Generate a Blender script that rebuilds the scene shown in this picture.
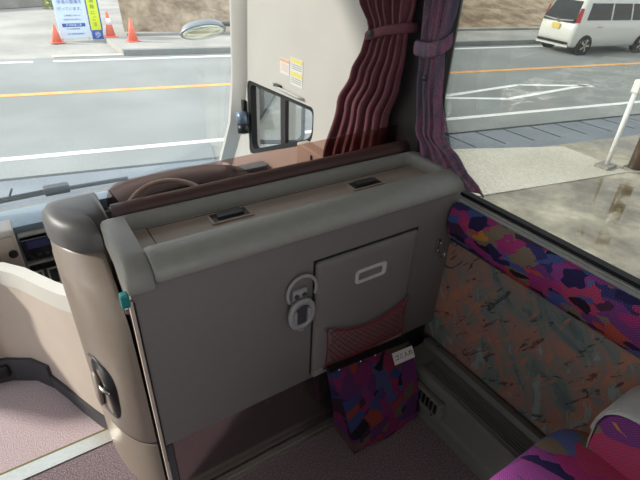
import bpy, bmesh, math, random
from mathutils import Vector, Matrix
random.seed(7)
PI = math.pi
S = bpy.context.scene
for o in list(bpy.data.objects): bpy.data.objects.remove(o)
C = S.collection

# ------------------------------------------------------------------ camera
EYE = 1.43
yaw, pit, rol = math.radians(34.4), math.radians(32.1), math.radians(2.85)
F = Vector((math.sin(yaw)*math.cos(pit), math.cos(yaw)*math.cos(pit), -math.sin(pit)))
Rr = Vector((math.cos(yaw), -math.sin(yaw), 0)); Uu = Rr.cross(F)
R2 = Rr*math.cos(rol) + Uu*math.sin(rol); U2 = -Rr*math.sin(rol) + Uu*math.cos(rol)
cd = bpy.data.cameras.new('camera'); cam = bpy.data.objects.new('camera', cd); C.objects.link(cam)
m = Matrix((R2, U2, -F)).transposed().to_4x4(); m.translation = (0, 0, EYE)
cam.matrix_world = m
cd.sensor_width = 36; cd.lens = 465/640*36; cd.clip_start = 0.02; cd.clip_end = 400
S.camera = cam

# ------------------------------------------------------------------ world, sun, exposure
w = bpy.data.worlds.new('World'); S.world = w; w.use_nodes = True
wn = w.node_tree.nodes; wl = w.node_tree.links
bg = wn['Background']; bg.inputs[1].default_value = 1.25
tc = wn.new('ShaderNodeTexCoord'); sx = wn.new('ShaderNodeSeparateXYZ'); cr = wn.new('ShaderNodeValToRGB')
cr.color_ramp.elements[0].position = 0.0; cr.color_ramp.elements[0].color = (.97, .98, 1, 1)
cr.color_ramp.elements[1].position = 0.7; cr.color_ramp.elements[1].color = (.82, .91, 1, 1)
wl.new(tc.outputs['Generated'], sx.inputs[0]); wl.new(sx.outputs['Z'], cr.inputs[0]); wl.new(cr.outputs[0], bg.inputs[0])
sd = bpy.data.lights.new('sun', 'SUN'); so = bpy.data.objects.new('sun', sd); C.objects.link(so)
sd.energy = 4.0; sd.angle = math.radians(4); sd.color = (1, .95, .86)
SUN = Vector((-1, .62, .62))
so.rotation_euler = SUN.to_track_quat('Z', 'Y').to_euler()
VS = S.view_settings
S.display_settings.display_device = 'sRGB'
VS.view_transform = 'Standard'; VS.look = 'None'; VS.gamma = 1; VS.use_curve_mapping = False
VS.exposure = 0.6

# ------------------------------------------------------------------ materials
def lin(c):
    return tuple((x/255/12.92 if x/255 <= .04045 else ((x/255+.055)/1.055)**2.4) for x in c) + (1,)
def nmat(name):
    M = bpy.data.materials.new(name); M.use_nodes = True
    return M, M.node_tree.nodes, M.node_tree.links, M.node_tree.nodes['Principled BSDF']
def mat(name, rgb, rough=.5, metal=0, noise=.06, nscale=40, bump=0, bscale=300, emit=0, spec=.5):
    M, n, l, b = nmat(name); b.inputs['Roughness'].default_value = rough; b.inputs['Metallic'].default_value = metal
    b.inputs['Specular IOR Level'].default_value = spec
    t = n.new('ShaderNodeTexCoord'); nz = n.new('ShaderNodeTexNoise'); nz.inputs['Scale'].default_value = nscale; nz.inputs['Detail'].default_value = 5
    r = n.new('ShaderNodeValToRGB'); c = lin(rgb)
    r.color_ramp.elements[0].position = .3; r.color_ramp.elements[0].color = tuple(x*(1-noise) for x in c[:3]) + (1,)
    r.color_ramp.elements[1].position = .7; r.color_ramp.elements[1].color = tuple(min(1, x*(1+noise)) for x in c[:3]) + (1,)
    l.new(t.outputs['Object'], nz.inputs['Vector']); l.new(nz.outputs[0], r.inputs[0]); l.new(r.outputs[0], b.inputs['Base Color'])
    if bump:
        bp = n.new('ShaderNodeBump'); bp.inputs['Strength'].default_value = bump; bp.inputs['Distance'].default_value = .002
        n2 = n.new('ShaderNodeTexNoise'); n2.inputs['Scale'].default_value = bscale; n2.inputs['Detail'].default_value = 3
        l.new(t.outputs['Object'], n2.inputs['Vector']); l.new(n2.outputs[0], bp.inputs['Height']); l.new(bp.outputs[0], b.inputs['Normal'])
    return M
def glass(name, rgb, refl=1.0, rough=0, haze=0):
    M, n, l, b = nmat(name); n.remove(b); out = n['Material Output']
    tr = n.new('ShaderNodeBsdfTransparent'); tr.inputs[0].default_value = tuple(rgb) + (1,)
    gl = n.new('ShaderNodeBsdfGlossy'); gl.inputs['Roughness'].default_value = rough
    fr = n.new('ShaderNodeFresnel'); fr.inputs['IOR'].default_value = 1.45
    mu = n.new('ShaderNodeMath'); mu.operation = 'MULTIPLY'; mu.inputs[1].default_value = refl
    mx = n.new('ShaderNodeMixShader')
    l.new(fr.outputs[0], mu.inputs[0]); l.new(mu.outputs[0], mx.inputs[0]); l.new(tr.outputs[0], mx.inputs[1]); l.new(gl.outputs[0], mx.inputs[2])
    if haze:
        tl = n.new('ShaderNodeBsdfTranslucent'); tl.inputs[0].default_value = (.9, .92, .92, 1); hz = n.new('ShaderNodeMixShader'); hz.inputs[0].default_value = haze
        l.new(mx.outputs[0], hz.inputs[1]); l.new(tl.outputs[0], hz.inputs[2]); l.new(hz.outputs[0], out.inputs[0])
    else: l.new(mx.outputs[0], out.inputs[0])
    return M
def ramp(n, stops, const=False):
    r = n.new('ShaderNodeValToRGB')
    if const: r.color_ramp.interpolation = 'CONSTANT'
    e = r.color_ramp.elements
    while len(e) > 1: e.remove(e[-1])
    e[0].position, e[0].color = stops[0][0], lin(stops[0][1])
    for p, c in stops[1:]:
        k = e.new(p); k.color = lin(c)
    return r
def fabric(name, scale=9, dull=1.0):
    """moquette: hard-edged overlapping patches of magenta, violet, blue, orange, olive, with a fine dotted weave"""
    M, n, l, b = nmat(name); b.inputs['Roughness'].default_value = .95; b.inputs['Specular IOR Level'].default_value = .15
    t = n.new('ShaderNodeTexCoord'); nz = n.new('ShaderNodeTexNoise'); nz.inputs['Scale'].default_value = scale*.9
    mp = n.new('ShaderNodeMapping'); mp.inputs['Rotation'].default_value = (.5, .3, .7); mp.inputs['Scale'].default_value = (1, .55, .9)
    va = n.new('ShaderNodeMixRGB'); va.blend_type = 'ADD'; va.inputs[0].default_value = .035
    l.new(t.outputs['Object'], mp.inputs[0]); l.new(t.outputs['Object'], nz.inputs['Vector'])
    l.new(mp.outputs[0], va.inputs[1]); l.new(nz.outputs['Color'], va.inputs[2])
    v = n.new('ShaderNodeTexVoronoi'); v.inputs['Scale'].default_value = scale; v.distance = 'MANHATTAN'
    l.new(va.outputs[0], v.inputs['Vector'])
    sp = n.new('ShaderNodeSeparateColor'); l.new(v.outputs['Color'], sp.inputs[0])
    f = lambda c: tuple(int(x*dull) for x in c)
    r1 = ramp(n, [(0, f((196, 72, 142))), (.17, f((140, 78, 148))), (.29, f((74, 72, 132))), (.39, f((206, 84, 126))), (.52, f((150, 136, 116))), (.63, f((92, 62, 88))), (.70, f((208, 100, 84))), (.77, f((110, 124, 182))), (.86, f((168, 84, 164)))], True)
    l.new(sp.outputs[0], r1.inputs[0])
    v2 = n.new('ShaderNodeTexVoronoi'); v2.inputs['Scale'].default_value = scale*1.7
    mp2 = n.new('ShaderNodeMapping'); mp2.inputs['Location'].default_value = (3.1, 1.7, .4); mp2.inputs['Scale'].default_value = (.5, 1, 1.2); mp2.inputs['Rotation'].default_value = (0, .8, -.5)
    l.new(va.outputs[0], mp2.inputs[0]); l.new(mp2.outputs[0], v2.inputs['Vector'])
    s2 = n.new('ShaderNodeSeparateColor'); l.new(v2.outputs['Color'], s2.inputs[0])
    r2 = ramp(n, [(0, f((58, 52, 100))), (.22, f((90, 108, 176))), (.40, f((222, 160, 76))), (.46, f((214, 98, 84))), (.56, f((186, 70, 142))), (.72, f((146, 132, 118))), (.86, f((54, 44, 58)))], True)
    l.new(s2.outputs[1], r2.inputs[0])
    th = n.new('ShaderNodeMath'); th.operation = 'GREATER_THAN'; th.inputs[1].default_value = .66; l.new(s2.outputs[2], th.inputs[0])
    mx = n.new('ShaderNodeMixRGB'); l.new(th.outputs[0], mx.inputs[0]); l.new(r1.outputs[0], mx.inputs[1]); l.new(r2.outputs[0], mx.inputs[2])
    ck = n.new('ShaderNodeTexChecker'); ck.inputs['Scale'].default_value = 260; ck.inputs[1].default_value = (1, 1, 1, 1); ck.inputs[2].default_value = (.62, .58, .62, 1)
    l.new(t.outputs['Object'], ck.inputs['Vector'])
    m2 = n.new('ShaderNodeMixRGB'); m2.blend_type = 'MULTIPLY'; m2.inputs[0].default_value = 1
    l.new(mx.outputs[0], m2.inputs[1]); l.new(ck.outputs[0], m2.inputs[2]); l.new(m2.outputs[0], b.inputs['Base Color'])
    bp = n.new('ShaderNodeBump'); bp.inputs['Strength'].default_value = .25; bp.inputs['Distance'].default_value = .001
    l.new(ck.outputs[1], bp.inputs['Height']); l.new(bp.outputs[0], b.inputs['Normal'])
    return M
def painterly(name):
    """brush-stroke wall cloth in salmon, rust, slate and teal with dark flecks"""
    M, n, l, b = nmat(name); b.inputs['Roughness'].default_value = .9; b.inputs['Specular IOR Level'].default_value = .2
    t = n.new('ShaderNodeTexCoord')
    def layer(rot, sc, scale, det, dist, loc=(0, 0, 0)):
        mp = n.new('ShaderNodeMapping'); mp.inputs['Rotation'].default_value = (rot, 0, 0); mp.inputs['Scale'].default_value = sc; mp.inputs['Location'].default_value = loc
        r0 = n.new('ShaderNodeMapping'); r0.inputs['Rotation'].default_value = (rot, 0, 0); l.new(t.outputs['Object'], r0.inputs[0])
        mp.inputs['Rotation'].default_value = (0, 0, 0); l.new(r0.outputs[0], mp.inputs[0])
        a = n.new('ShaderNodeTexNoise'); a.inputs['Scale'].default_value = scale; a.inputs['Detail'].default_value = det; a.inputs['Roughness'].default_value = .65; a.inputs['Distortion'].default_value = dist
        l.new(mp.outputs[0], a.inputs['Vector']); return a.outputs[0]
    base = ramp(n, [(.34, (92, 106, 108)), (.44, (118, 128, 124)), (.50, (140, 122, 114)), (.56, (162, 120, 108)), (.66, (140, 108, 108))]); l.new(layer(.7, (1, 1, .5), 9, 7, .8), base.inputs[0])
    def over(prev, fac, lo, hi, col, amt=1.0):
        r = ramp(n, [(lo, (0, 0, 0)), (hi, (255, 255, 255))]); l.new(fac, r.inputs[0])
        mu = n.new('ShaderNodeMath'); mu.operation = 'MULTIPLY'; mu.inputs[1].default_value = amt; l.new(r.outputs[0], mu.inputs[0])
        mx = n.new('ShaderNodeMixRGB'); mx.inputs[2].default_value = lin(col); l.new(mu.outputs[0], mx.inputs[0]); l.new(prev, mx.inputs[1]); return mx.outputs[0]
    c = over(base.outputs[0], layer(-.5, (1, 1.3, .5), 12, 6, .6, (0, 3, 1)), .56, .60, (180, 122, 98), .8)
    c = over(c, layer(.3, (1, 1.3, .5), 14, 6, .8, (0, 7, 4)), .585, .63, (138, 160, 158), .8)
    c = over(c, layer(-.6, (1, 1.6, .42), 22, 6, 1.2, (0, 1, 9)), .585, .62, (56, 54, 58), .8)
    l.new(c, b.inputs['Base Color'])
    return M
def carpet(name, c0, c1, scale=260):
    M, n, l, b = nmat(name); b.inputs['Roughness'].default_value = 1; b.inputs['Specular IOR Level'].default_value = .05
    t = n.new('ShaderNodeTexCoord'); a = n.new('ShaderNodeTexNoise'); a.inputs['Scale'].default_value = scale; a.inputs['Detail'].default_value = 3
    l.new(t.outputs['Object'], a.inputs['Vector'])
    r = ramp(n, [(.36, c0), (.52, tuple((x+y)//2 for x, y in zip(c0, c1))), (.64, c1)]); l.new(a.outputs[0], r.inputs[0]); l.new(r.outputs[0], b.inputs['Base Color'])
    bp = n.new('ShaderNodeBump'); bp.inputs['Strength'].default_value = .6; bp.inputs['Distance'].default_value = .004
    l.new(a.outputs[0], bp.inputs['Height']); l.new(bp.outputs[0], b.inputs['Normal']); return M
def ground(name, c0, c1, s1=1.2, s2=60, rough=.9, wet=None):
    M, n, l, b = nmat(name); b.inputs['Roughness'].default_value = rough; b.inputs['Specular IOR Level'].default_value = .3
    t = n.new('ShaderNodeTexCoord'); a = n.new('ShaderNodeTexNoise'); a.inputs['Scale'].default_value = s1; a.inputs['Detail'].default_value = 6
    g = n.new('ShaderNodeTexNoise'); g.inputs['Scale'].default_value = s2
    l.new(t.outputs['Object'], a.inputs['Vector']); l.new(t.outputs['Object'], g.inputs['Vector'])
    r = ramp(n, [(.35, c0), (.65, c1)]); l.new(a.outputs[0], r.inputs[0])
    rg = ramp(n, [(.3, (222, 222, 222)), (.7, (255, 255, 255))]); l.new(g.outputs[0], rg.inputs[0])
    mm = n.new('ShaderNodeMixRGB'); mm.blend_type = 'MULTIPLY'; mm.inputs[0].default_value = 1
    l.new(r.outputs[0], mm.inputs[1]); l.new(rg.outputs[0], mm.inputs[2]); l.new(mm.outputs[0], b.inputs['Base Color'])
    if wet:
        q = ramp(n, [(.42, (40, 40, 40)), (.56, (235, 235, 235))]); l.new(a.outputs[0], q.inputs[0]); l.new(q.outputs[0], b.inputs['Roughness'])
        b.inputs['Specular IOR Level'].default_value = .6
    return M

m_panel = mat('grey_vinyl_panel', (112, 108, 105), .62, bump=.08, bscale=500, noise=.03)
m_door = mat('grey_padded_vinyl', (117, 113, 110), .5, bump=.05, noise=.02)
m_pad = mat('grained_grey_leatherette', (142, 142, 136), .42, bump=.45, bscale=420, noise=.05)
m_rim = mat('grey_moulding', (136, 135, 130), .5, bump=.25, bscale=500, noise=.03)
m_tray = mat('tan_grey_plastic', (172, 158, 148), .5, noise=.02)
m_white = mat('off_white_panel', (198, 194, 187), .55, noise=.02, nscale=6)
m_beige = mat('beige_panel', (186, 172, 160), .6, noise=.03, nscale=8)
m_lightgrey = mat('light_grey_plastic', (186, 186, 184), .45)
m_ring = mat('pale_grey_plastic', (150, 150, 150), .4)
m_dark = mat('black_plastic', (24, 24, 27), .4)
m_darkgrey = mat('dark_grey_plastic', (62, 61, 66), .5)
m_chrome = mat('brushed_chrome', (190, 188, 184), .22, 1)
m_alu = mat('anodised_aluminium', (196, 194, 186), .3, .85, nscale=90)
m_brass = mat('olive_brass_edge', (120, 112, 70), .4, .7)
m_kick = mat('polished_kick_plate', (140, 128, 128), .14, .9, noise=.02)
m_column = mat('taupe_moulded_plastic', (128, 116, 106), .38, noise=.03, bump=.06)
m_cap = mat('charcoal_moulding', (86, 84, 84), .42, bump=.15)
m_dash = mat('pale_blue_grey_dash', (132, 152, 166), .5, bump=.25, bscale=300)
m_teal = mat('teal_plastic', (20, 120, 120), .3)
m_red = mat('red_elastic_cord', (122, 26, 38), .8)
m_maroon = mat('maroon_curtain_cloth', (106, 66, 73), .85, bump=.2, bscale=600, spec=.2)
m_rail = mat('maroon_brown_padding', (78, 56, 53), .5, bump=.2)
m_acryl = glass('smoked_brown_acrylic', (.80, .67, .63), .5)
m_clear = glass('clear_windscreen_glass', (.98, .99, .985), .5, haze=.015)
m_tint = glass('tinted_side_glass', (.71, .72, .70), .9)
m_mirror = mat('mirror_glass', (225, 232, 228), .03, 1, noise=0)
m_screen = mat('dark_display', (34, 36, 52), .2)
m_screenblue = mat('blue_display', (66, 72, 128), .25)
m_fab = fabric('multicolour_moquette', 13)
m_fabsmall = fabric('multicolour_moquette_trim', 24, .88)
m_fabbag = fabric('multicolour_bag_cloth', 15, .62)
m_paint = painterly('brushed_wall_cloth')
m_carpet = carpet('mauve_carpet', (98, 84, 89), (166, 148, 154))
m_carpet_lit = carpet('mauve_carpet_lit', (170, 150, 156), (222, 204, 208))  # same carpet as the floor, brighter light on the step put into its colour
m_duct = mat('grey_duct_metal', (112, 112, 108), .5, noise=.03)
m_ductdk = mat('duct_ridge_grey', (84, 84, 82), .6)  # darker grey of the duct ridges and the flat strips between them
m_sill = mat('grey_window_sill', (150, 150, 146), .45)
m_rubber = mat('black_rubber_seal', (20, 20, 22), .6)
m_post = mat('dark_window_post', (46, 40, 42), .6)
m_paper = mat('white_paper_label', (222, 220, 216), .6, noise=.02)
m_yellow = mat('yellow_label_band', (226, 214, 120), .6)
m_orange = mat('orange_label_band', (226, 176, 140), .6)
m_ink = mat('dark_ink', (52, 52, 60), .7)
m_blueink = mat('blue_ink', (40, 84, 170), .6)
m_signw = mat('pale_blue_sign', (206, 226, 240), .5, noise=.01)
m_signy = mat('fluorescent_yellow_banner', (214, 236, 20), .5, noise=.01)
m_signg = mat('green_banner_ink', (40, 84, 44), .5)
m_cone = mat('orange_cone', (226, 110, 84), .5)
m_conew = mat('white_cone_band', (236, 226, 222), .5)
m_vanbody = mat('silver_van_paint', (214, 214, 208), .3, .15, noise=.01)
m_vanglass = mat('dark_van_glass', (28, 32, 34), .08)
m_tyre = mat('tyre_rubber', (26, 26, 27), .8)
m_tail = mat('red_tail_lamp', (150, 26, 36), .2)
m_plate = mat('yellow_number_plate', (206, 184, 92), .5)
m_asph = ground('asphalt', (130, 133, 130), (146, 149, 146), .5, 40)
m_line = ground('white_road_paint', (226, 226, 222), (240, 240, 236), 4, 50)
m_yline = ground('yellow_road_paint', (226, 160, 88), (236, 176, 108), 4, 50)
m_walk = ground('pale_pavement', (150, 148, 142), (172, 169, 162), .7, 30)
m_kerb = ground('concrete_kerb', (140, 138, 132), (170, 166, 158), 1, 30)
m_gutter = ground('blue_grey_gutter_concrete', (120, 126, 132), (136, 142, 148), .8, 40)
m_joint = ground('dark_joint', (60, 62, 62), (76, 76, 74), 4, 50)
m_pad2 = ground('pale_concrete_apron', (192, 186, 170), (210, 204, 190), .6, 30)
m_wet = ground('wet_stained_concrete', (104, 92, 70), (188, 180, 162), 1.3, 9, wet=True)
m_field = ground('brown_soil_bank', (128, 108, 86), (182, 162, 136), 1.6, 7)
m_brown = mat('brown_painted_post', (96, 78, 66), .6)
m_whitepole = mat('white_painted_pole', (224, 224, 222), .5)

# ------------------------------------------------------------------ builders
ORG = {}
def link(name, bm, mt, parent=None, smooth=False, origin=None):
    """one mesh object; verts are given in world metres and moved to the thing's own origin"""
    if parent is not None: org = ORG[parent]
    elif origin is not None: org = Vector(origin)
    else: org = Vector((0, 0, 0))
    bmesh.ops.recalc_face_normals(bm, faces=bm.faces)
    bmesh.ops.translate(bm, verts=bm.verts, vec=-org)
    me = bpy.data.meshes.new(name); bm.to_mesh(me); bm.free(); me.materials.append(mt)
    if smooth:
        for p in me.polygons: p.use_smooth = True
    o = bpy.data.objects.new(name, me); C.objects.link(o)
    if parent is not None: o.parent = parent
    else: o.location = org
    ORG[o] = org
    return o
def autosm(o, ang=40):
    for p in o.data.polygons: p.use_smooth = True
    md = o.modifiers.new('ws', 'WEIGHTED_NORMAL') if False else None
    b = bmesh.new(); b.from_mesh(o.data)
    for e in b.edges:
        if len(e.link_faces) == 2 and e.calc_face_angle(0) > math.radians(ang): e.smooth = False
    b.to_mesh(o.data); b.free(); return o
def thing(name, loc, label, cat, group=None):
    o = bpy.data.objects.new(name, None); C.objects.link(o); o.location = loc; o.empty_display_size = .05
    ORG[o] = Vector(loc); tag(o, label, cat, group); return o
def tag(o, label, cat, group=None, kind=None):
    o['label'] = label; o['category'] = cat
    if group: o['group'] = group
    if kind: o['kind'] = kind
    return o
def struct(name, bm, mt, smooth=False):
    o = link(name, bm, mt, None, smooth); o['kind'] = 'structure'; return o
def box(bm, x0, x1, y0, y1, z0, z1, bev=0, seg=2):
    vs = [bm.verts.new((x, y, z)) for x in (x0, x1) for y in (y0, y1) for z in (z0, z1)]
    fs = [bm.faces.new([vs[i] for i in f]) for f in ((0, 1, 3, 2), (4, 6, 7, 5), (0, 4, 5, 1), (2, 3, 7, 6), (0, 2, 6, 4), (1, 5, 7, 3))]
    if bev:
        es = list({e for f in fs for e in f.edges})
        bmesh.ops.bevel(bm, geom=es, offset=bev, segments=seg, profile=.5, affect='EDGES')
    return vs
def B(*a, **k):
    bm = bmesh.new(); box(bm, *a, **k); return bm
def loft(bm, rings, closed=True, cap=True):
    R = [[bm.verts.new(p) for p in r] for r in rings]; n = len(R[0])
    for a, b in zip(R, R[1:]):
        for i in range(n if closed else n-1):
            bm.faces.new((a[i], a[(i+1) % n], b[(i+1) % n], b[i]))
    if cap and closed:
        bm.faces.new(R[0][::-1]); bm.faces.new(R[-1])
    return R
def prism(bm, pts, off):
    off = Vector(off); loft(bm, [[Vector(p) for p in pts], [Vector(p)+off for p in pts]])
def tube(bm, pts, r, n=8, closed=False, cap=True):
    pts = [Vector(p) for p in pts]; N = len(pts); rings = []
    prev = None
    for i, p in enumerate(pts):
        if closed: t = pts[(i+1) % N]-pts[i-1]
        else: t = pts[min(i+1, N-1)]-pts[max(i-1, 0)]
        t.normalize()
        if prev is None:
            a = Vector((0, 0, 1)) if abs(t.z) < .9 else Vector((1, 0, 0))
            u = t.cross(a).normalized()
        else: u = (prev - t*prev.dot(t)).normalized()
        prev = u; v = t.cross(u)
        rr = r[i] if isinstance(r, (list, tuple)) else r
        rings.append([p + (u*math.cos(2*PI*k/n) + v*math.sin(2*PI*k/n))*rr for k in range(n)])
    if closed: rings.append(rings[0]); 
    if closed:
        R = [[bm.verts.new(p) for p in q] for q in rings[:-1]]
        for i in range(N):
            a, b = R[i], R[(i+1) % N]
            for k in range(n): bm.faces.new((a[k], a[(k+1) % n], b[(k+1) % n], b[k]))
    else: loft(bm, rings, True, cap)
def rrect(cx, cy, hx, hy, r, n=5):
    P = []
    for sx_, sy_, a0 in ((1, 1, 0), (-1, 1, PI/2), (-1, -1, PI), (1, -1, 3*PI/2)):
        for k in range(n+1):
            a = a0 + PI/2*k/n; P.append((cx+sx_*(hx-r)+r*math.cos(a), cy+sy_*(hy-r)+r*math.sin(a)))
    return P
def disc(bm, c, axis, r, h, n=24, r2=None):
    axis = Vector(axis).normalized(); c = Vector(c)
    a = Vector((0, 0, 1)) if abs(axis.z) < .9 else Vector((1, 0, 0)); u = axis.cross(a).normalized(); v = axis.cross(u)
    f = lambda rr, d: [c + axis*d + (u*math.cos(2*PI*k/n)+v*math.sin(2*PI*k/n))*rr for k in range(n)]
    loft(bm, [f(r, 0), f(r2 if r2 is not None else r, h)])
def text(name, s, size, M4, mt, parent, ext=.0005, align='CENTER', sx_=1.0):
    cu = bpy.data.curves.new('txt', 'FONT'); cu.body = s; cu.size = size; cu.extrude = ext; cu.align_x = align; cu.align_y = 'CENTER'
    to = bpy.data.objects.new('txt', cu); C.objects.link(to)
    bpy.context.view_layer.update()
    me = bpy.data.meshes.new_from_object(to.evaluated_get(bpy.context.evaluated_depsgraph_get()))
    bpy.data.objects.remove(to)
    bm = bmesh.new(); bm.from_mesh(me); bpy.data.meshes.remove(me)
    bmesh.ops.scale(bm, vec=(sx_, 1, 1), verts=bm.verts)
    bmesh.ops.transform(bm, matrix=M4, verts=bm.verts)
    return link(name, bm, mt, parent)
def frame(origin, xdir, ydir):
    x = Vector(xdir).normalized(); y = Vector(ydir).normalized(); z = x.cross(y)
    M = Matrix((x, y, z)).transposed().to_4x4(); M.translation = origin; return M

# ================================================================== OUTSIDE
G = -1.3
U = Vector((1, -.2, 0)).normalized(); V = Vector((.2, 1, 0)).normalized()
def gp(x, c, z=G):            # point on the ground on the road-parallel line that crosses x = 0 at y = c
    return Vector((x, c-.2*x, z))
def strip(bm, x0, x1, c0, c1, z, h):
    prism(bm, [gp(x0, c0, z-h), gp(x1, c0, z-h), gp(x1, c1, z-h), gp(x0, c1, z-h)], (0, 0, h))
def strips(name, mt, x0, x1, c0, c1, z=G, h=.02):
    bm = bmesh.new(); strip(bm, x0, x1, c0, c1, z, h); return struct(name, bm, mt)
strips('ground', m_walk, -60, 90, -30, 60, G-.02, .2)
strips('road', m_asph, -60, 90, 6.75, 14.75, G, .02)
strips('road_edge_line', m_line, -60, 90, 7.44, 7.58, G+.006, .006)
strips('road_centre_line', m_yline, -60, 90, 10.99, 11.18, G+.006, .006)
bm = bmesh.new(); strip(bm, -60, .7, 14.22, 14.4, G+.006, .006); strip(bm, 1.15, 90, 14.22, 14.4, G+.006, .006)
struct('road_far_line', bm, m_line)
# diamond warning mark on the lane
bm = bmesh.new()
dia = [Vector((7.6, 7.45, 0)), Vector((10.9, 7.42, 0)), Vector((12.75, 6.5, 0)), Vector((9.5, 6.5, 0))]
cen = sum(dia, Vector())/4
for a, b in zip(dia, dia[1:]+dia[:1]):
    d = (b-a).normalized(); nrm = Vector((-d.y, d.x, 0))*.07
    if (cen-a).dot(nrm) < 0: nrm = -nrm
    prism(bm, [Vector((p.x, p.y, G)) for p in (a, b, b+nrm*2, a+nrm*2)], (0, 0, .006))
struct('road_diamond_mark', bm, m_line)
strips('gutter', m_gutter, -60, 90, 5.75, 6.75, G+.0, .03)
bm = bmesh.new(); strip(bm, -60, 90, 6.72, 6.79, G+.004, .004)
for k in range(6, 40): strip(bm, k*.62+2, k*.62+2.03, 6.05, 6.72, G+.004, .004)
struct('gutter_joints', bm, m_joint)
strips('forecourt', m_wet, -60, 90, -6, 5.75, G+.0, .03)
bm = bmesh.new(); prism(bm, [(4.0, 3.66, G), (7.7, 2.92, G), (7.78, 4.08, G), (5.9, 4.88, G), (4.0, 5.3, G)], (0, 0, .012))
struct('concrete_apron', bm, m_pad2)
bm = bmesh.new(); strip(bm, 2.9, 90, 14.75, 14.95, G+.15, .17); struct('kerb', bm, m_asph)
bm = bmesh.new(); strip(bm, 1.2, 2.9, 14.75, 14.95, G+.03, .05); struct('low_kerb', bm, m_pad2)
bm = bmesh.new(); strip(bm, 2.9, 90, 14.95, 17.2, G+.13, .15); struct('sidewalk', bm, m_walk)
# soil bank beyond the pavement, in two lengths either side of the sloping lane
def bank(x0, x1):
    bm = bmesh.new(); nx, ny = 60, 14; rows = []
    for j in range(ny+1):
        row = []
        for i in range(nx+1):
            x = x0+(x1-x0)*i/nx; c = 17.6+j*.75*max(.05, min(1, (x-3.4)/6.5)); z = G+.05+j*.16 + .05*math.sin(j*2.6+.4*math.sin(x)) + random.uniform(-.03, .03)
            row.append(bm.verts.new(gp(x, c, z)))
        rows.append(row)
    for a, b in zip(rows, rows[1:]):
        for i in range(nx): bm.faces.new((a[i], a[i+1], b[i+1], b[i]))
    return bm
o = struct('soil_bank', bank(3.6, 60), m_field, True)
bm = bmesh.new(); strip(bm, 3.6, 60, 17.2, 17.6, G+.2, .22); struct('bank_wall', bm, m_kerb)
# low wall at the far left with a little bush
bm = bmesh.new(); prism(bm, [(-3, 24.0, G), (2.4, 26.2, G), (2.4, 26.5, G), (-3, 24.3, G)], (0, 0, .6))
t = link('low_wall', bm, m_kerb, origin=(0, 25, G)); tag(t, 'low grey wall at far left across the road', 'wall')
bm = bmesh.new()
for k in range(260):
    a = random.uniform(0, 2*PI); r = random.uniform(0, .55); c = Vector((2.75+r*math.cos(a), 25.3+r*math.sin(a)*.7, G+random.uniform(.02, .55)*(1.1-r)))
    d = Vector((random.uniform(-1, 1), random.uniform(-1, 1), random.uniform(0, 1))).normalized()*.12; e = d.cross(Vector((random.random(), random.random(), .3))).normalized()*.04
    bm.faces.new([bm.verts.new(p) for p in (c-d, c+e, c+d, c-e)])
t = link('bush', bm, mat('bush_green', (142, 156, 84), .8), origin=(2.75, 25.3, G)); tag(t, 'small yellow green bush beside the low grey wall', 'bush')

# signboard
t = thing('signboard', (2.2, 17, G), 'white and blue roadworks information board with blue lettering beside cones', 'sign')
link('board', B(1.74, 2.60, 17, 17.03, G+.06, .35, bev=.006), m_signw, t)
bm = bmesh.new()
for x in (1.80, 2.54): tube(bm, [(x, 17.05, .3), (x, 17.5, G)], .015); tube(bm, [(x, 17.04, .3), (x, 17.02, G)], .015)
link('stand', bm, m_chrome, t)
MT = lambda x, z: frame((x, 16.997, z), (1, 0, 0), (0, 0, 1))
text('lettering', '歩道の整備を', .115, MT(2.19, -.245), m_blueink, t)
text('lettering', '行っています。', .105, MT(2.19, -.43), m_blueink, t)
text('lettering', '工事期間のお知らせ', .052, MT(2.19, -.61), m_blueink, t)
text('lettering', '時間帯午前九時から', .052, MT(2.17, -.72), m_blueink, t)
link('title_bar', B(1.86, 2.50, 16.992, 17, -.92, -.82, bev=.004), m_blueink, t)
text('lettering', '歩道整備工事', .075, frame((2.18, 16.989, -.87), (1, 0, 0), (0, 0, 1)), m_signw, t)
text('lettering', '発注者道路管理課', .045, MT(2.15, -.98), m_blueink, t)
text('lettering', '施工者電話連絡先', .06, MT(2.2, -1.12), m_blueink, t)
t = thing('banner', (2.78, 17, G), 'tall yellow banner sign with blue foot standing beside the white information board', 'sign')
link('board', B(2.62, 2.98, 16.99, 17.02, G+.24, .4, bev=.005), m_blueink, t)
link('yellow_face', B(2.65, 2.94, 16.984, 16.99, G+.27, .38), m_signy, t)
link('foot', B(2.64, 2.96, 16.97, 17.04, G, G+.25, bev=.01), m_blueink, t)
for k, ch in enumerate('歩行者通路にご注意'):
    if k < 8: text('lettering', ch, .13, frame((2.785, 16.982, .28-.165*k), (1, 0, 0), (0, 0, 1)), m_signg, t)
text('lettering', '歩', .2, frame((2.81, 16.968, G+.125), (1, 0, 0), (0, 0, 1)), m_signw, t)
# cones
def cone(x, y, h, label, band=True, G=G):
    t = thing('traffic_cone', (x, y, G), label, 'cone', 'orange traffic cones across the road')
    link('base', B(x-.18, x+.18, y-.18, y+.18, G, G+.03, bev=.01), m_cone, t)
    bm = bmesh.new(); disc(bm, (x, y, G+.03), (0, 0, 1), .14, h-.03, 20, .025); link('body', bm, m_cone, t, True)
    if band:
        bm = bmesh.new(); disc(bm, (x, y, G+.03+h*.45), (0, 0, 1), .142-.115*.45+.004, h*.26, 20, .142-.115*.71+.004); link('band', bm, m_conew, t, True)
cone(1.6, 16.75, .5, 'orange traffic cone left of the white information board', False)
cone(3.1, 16.55, .7, 'orange cone with white band just right of yellow banner', G=G+.13)
cone(3.52, 15.55, .62, 'small orange cone standing nearest the kerb, right of the signs', False, G=G+.13)

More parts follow.
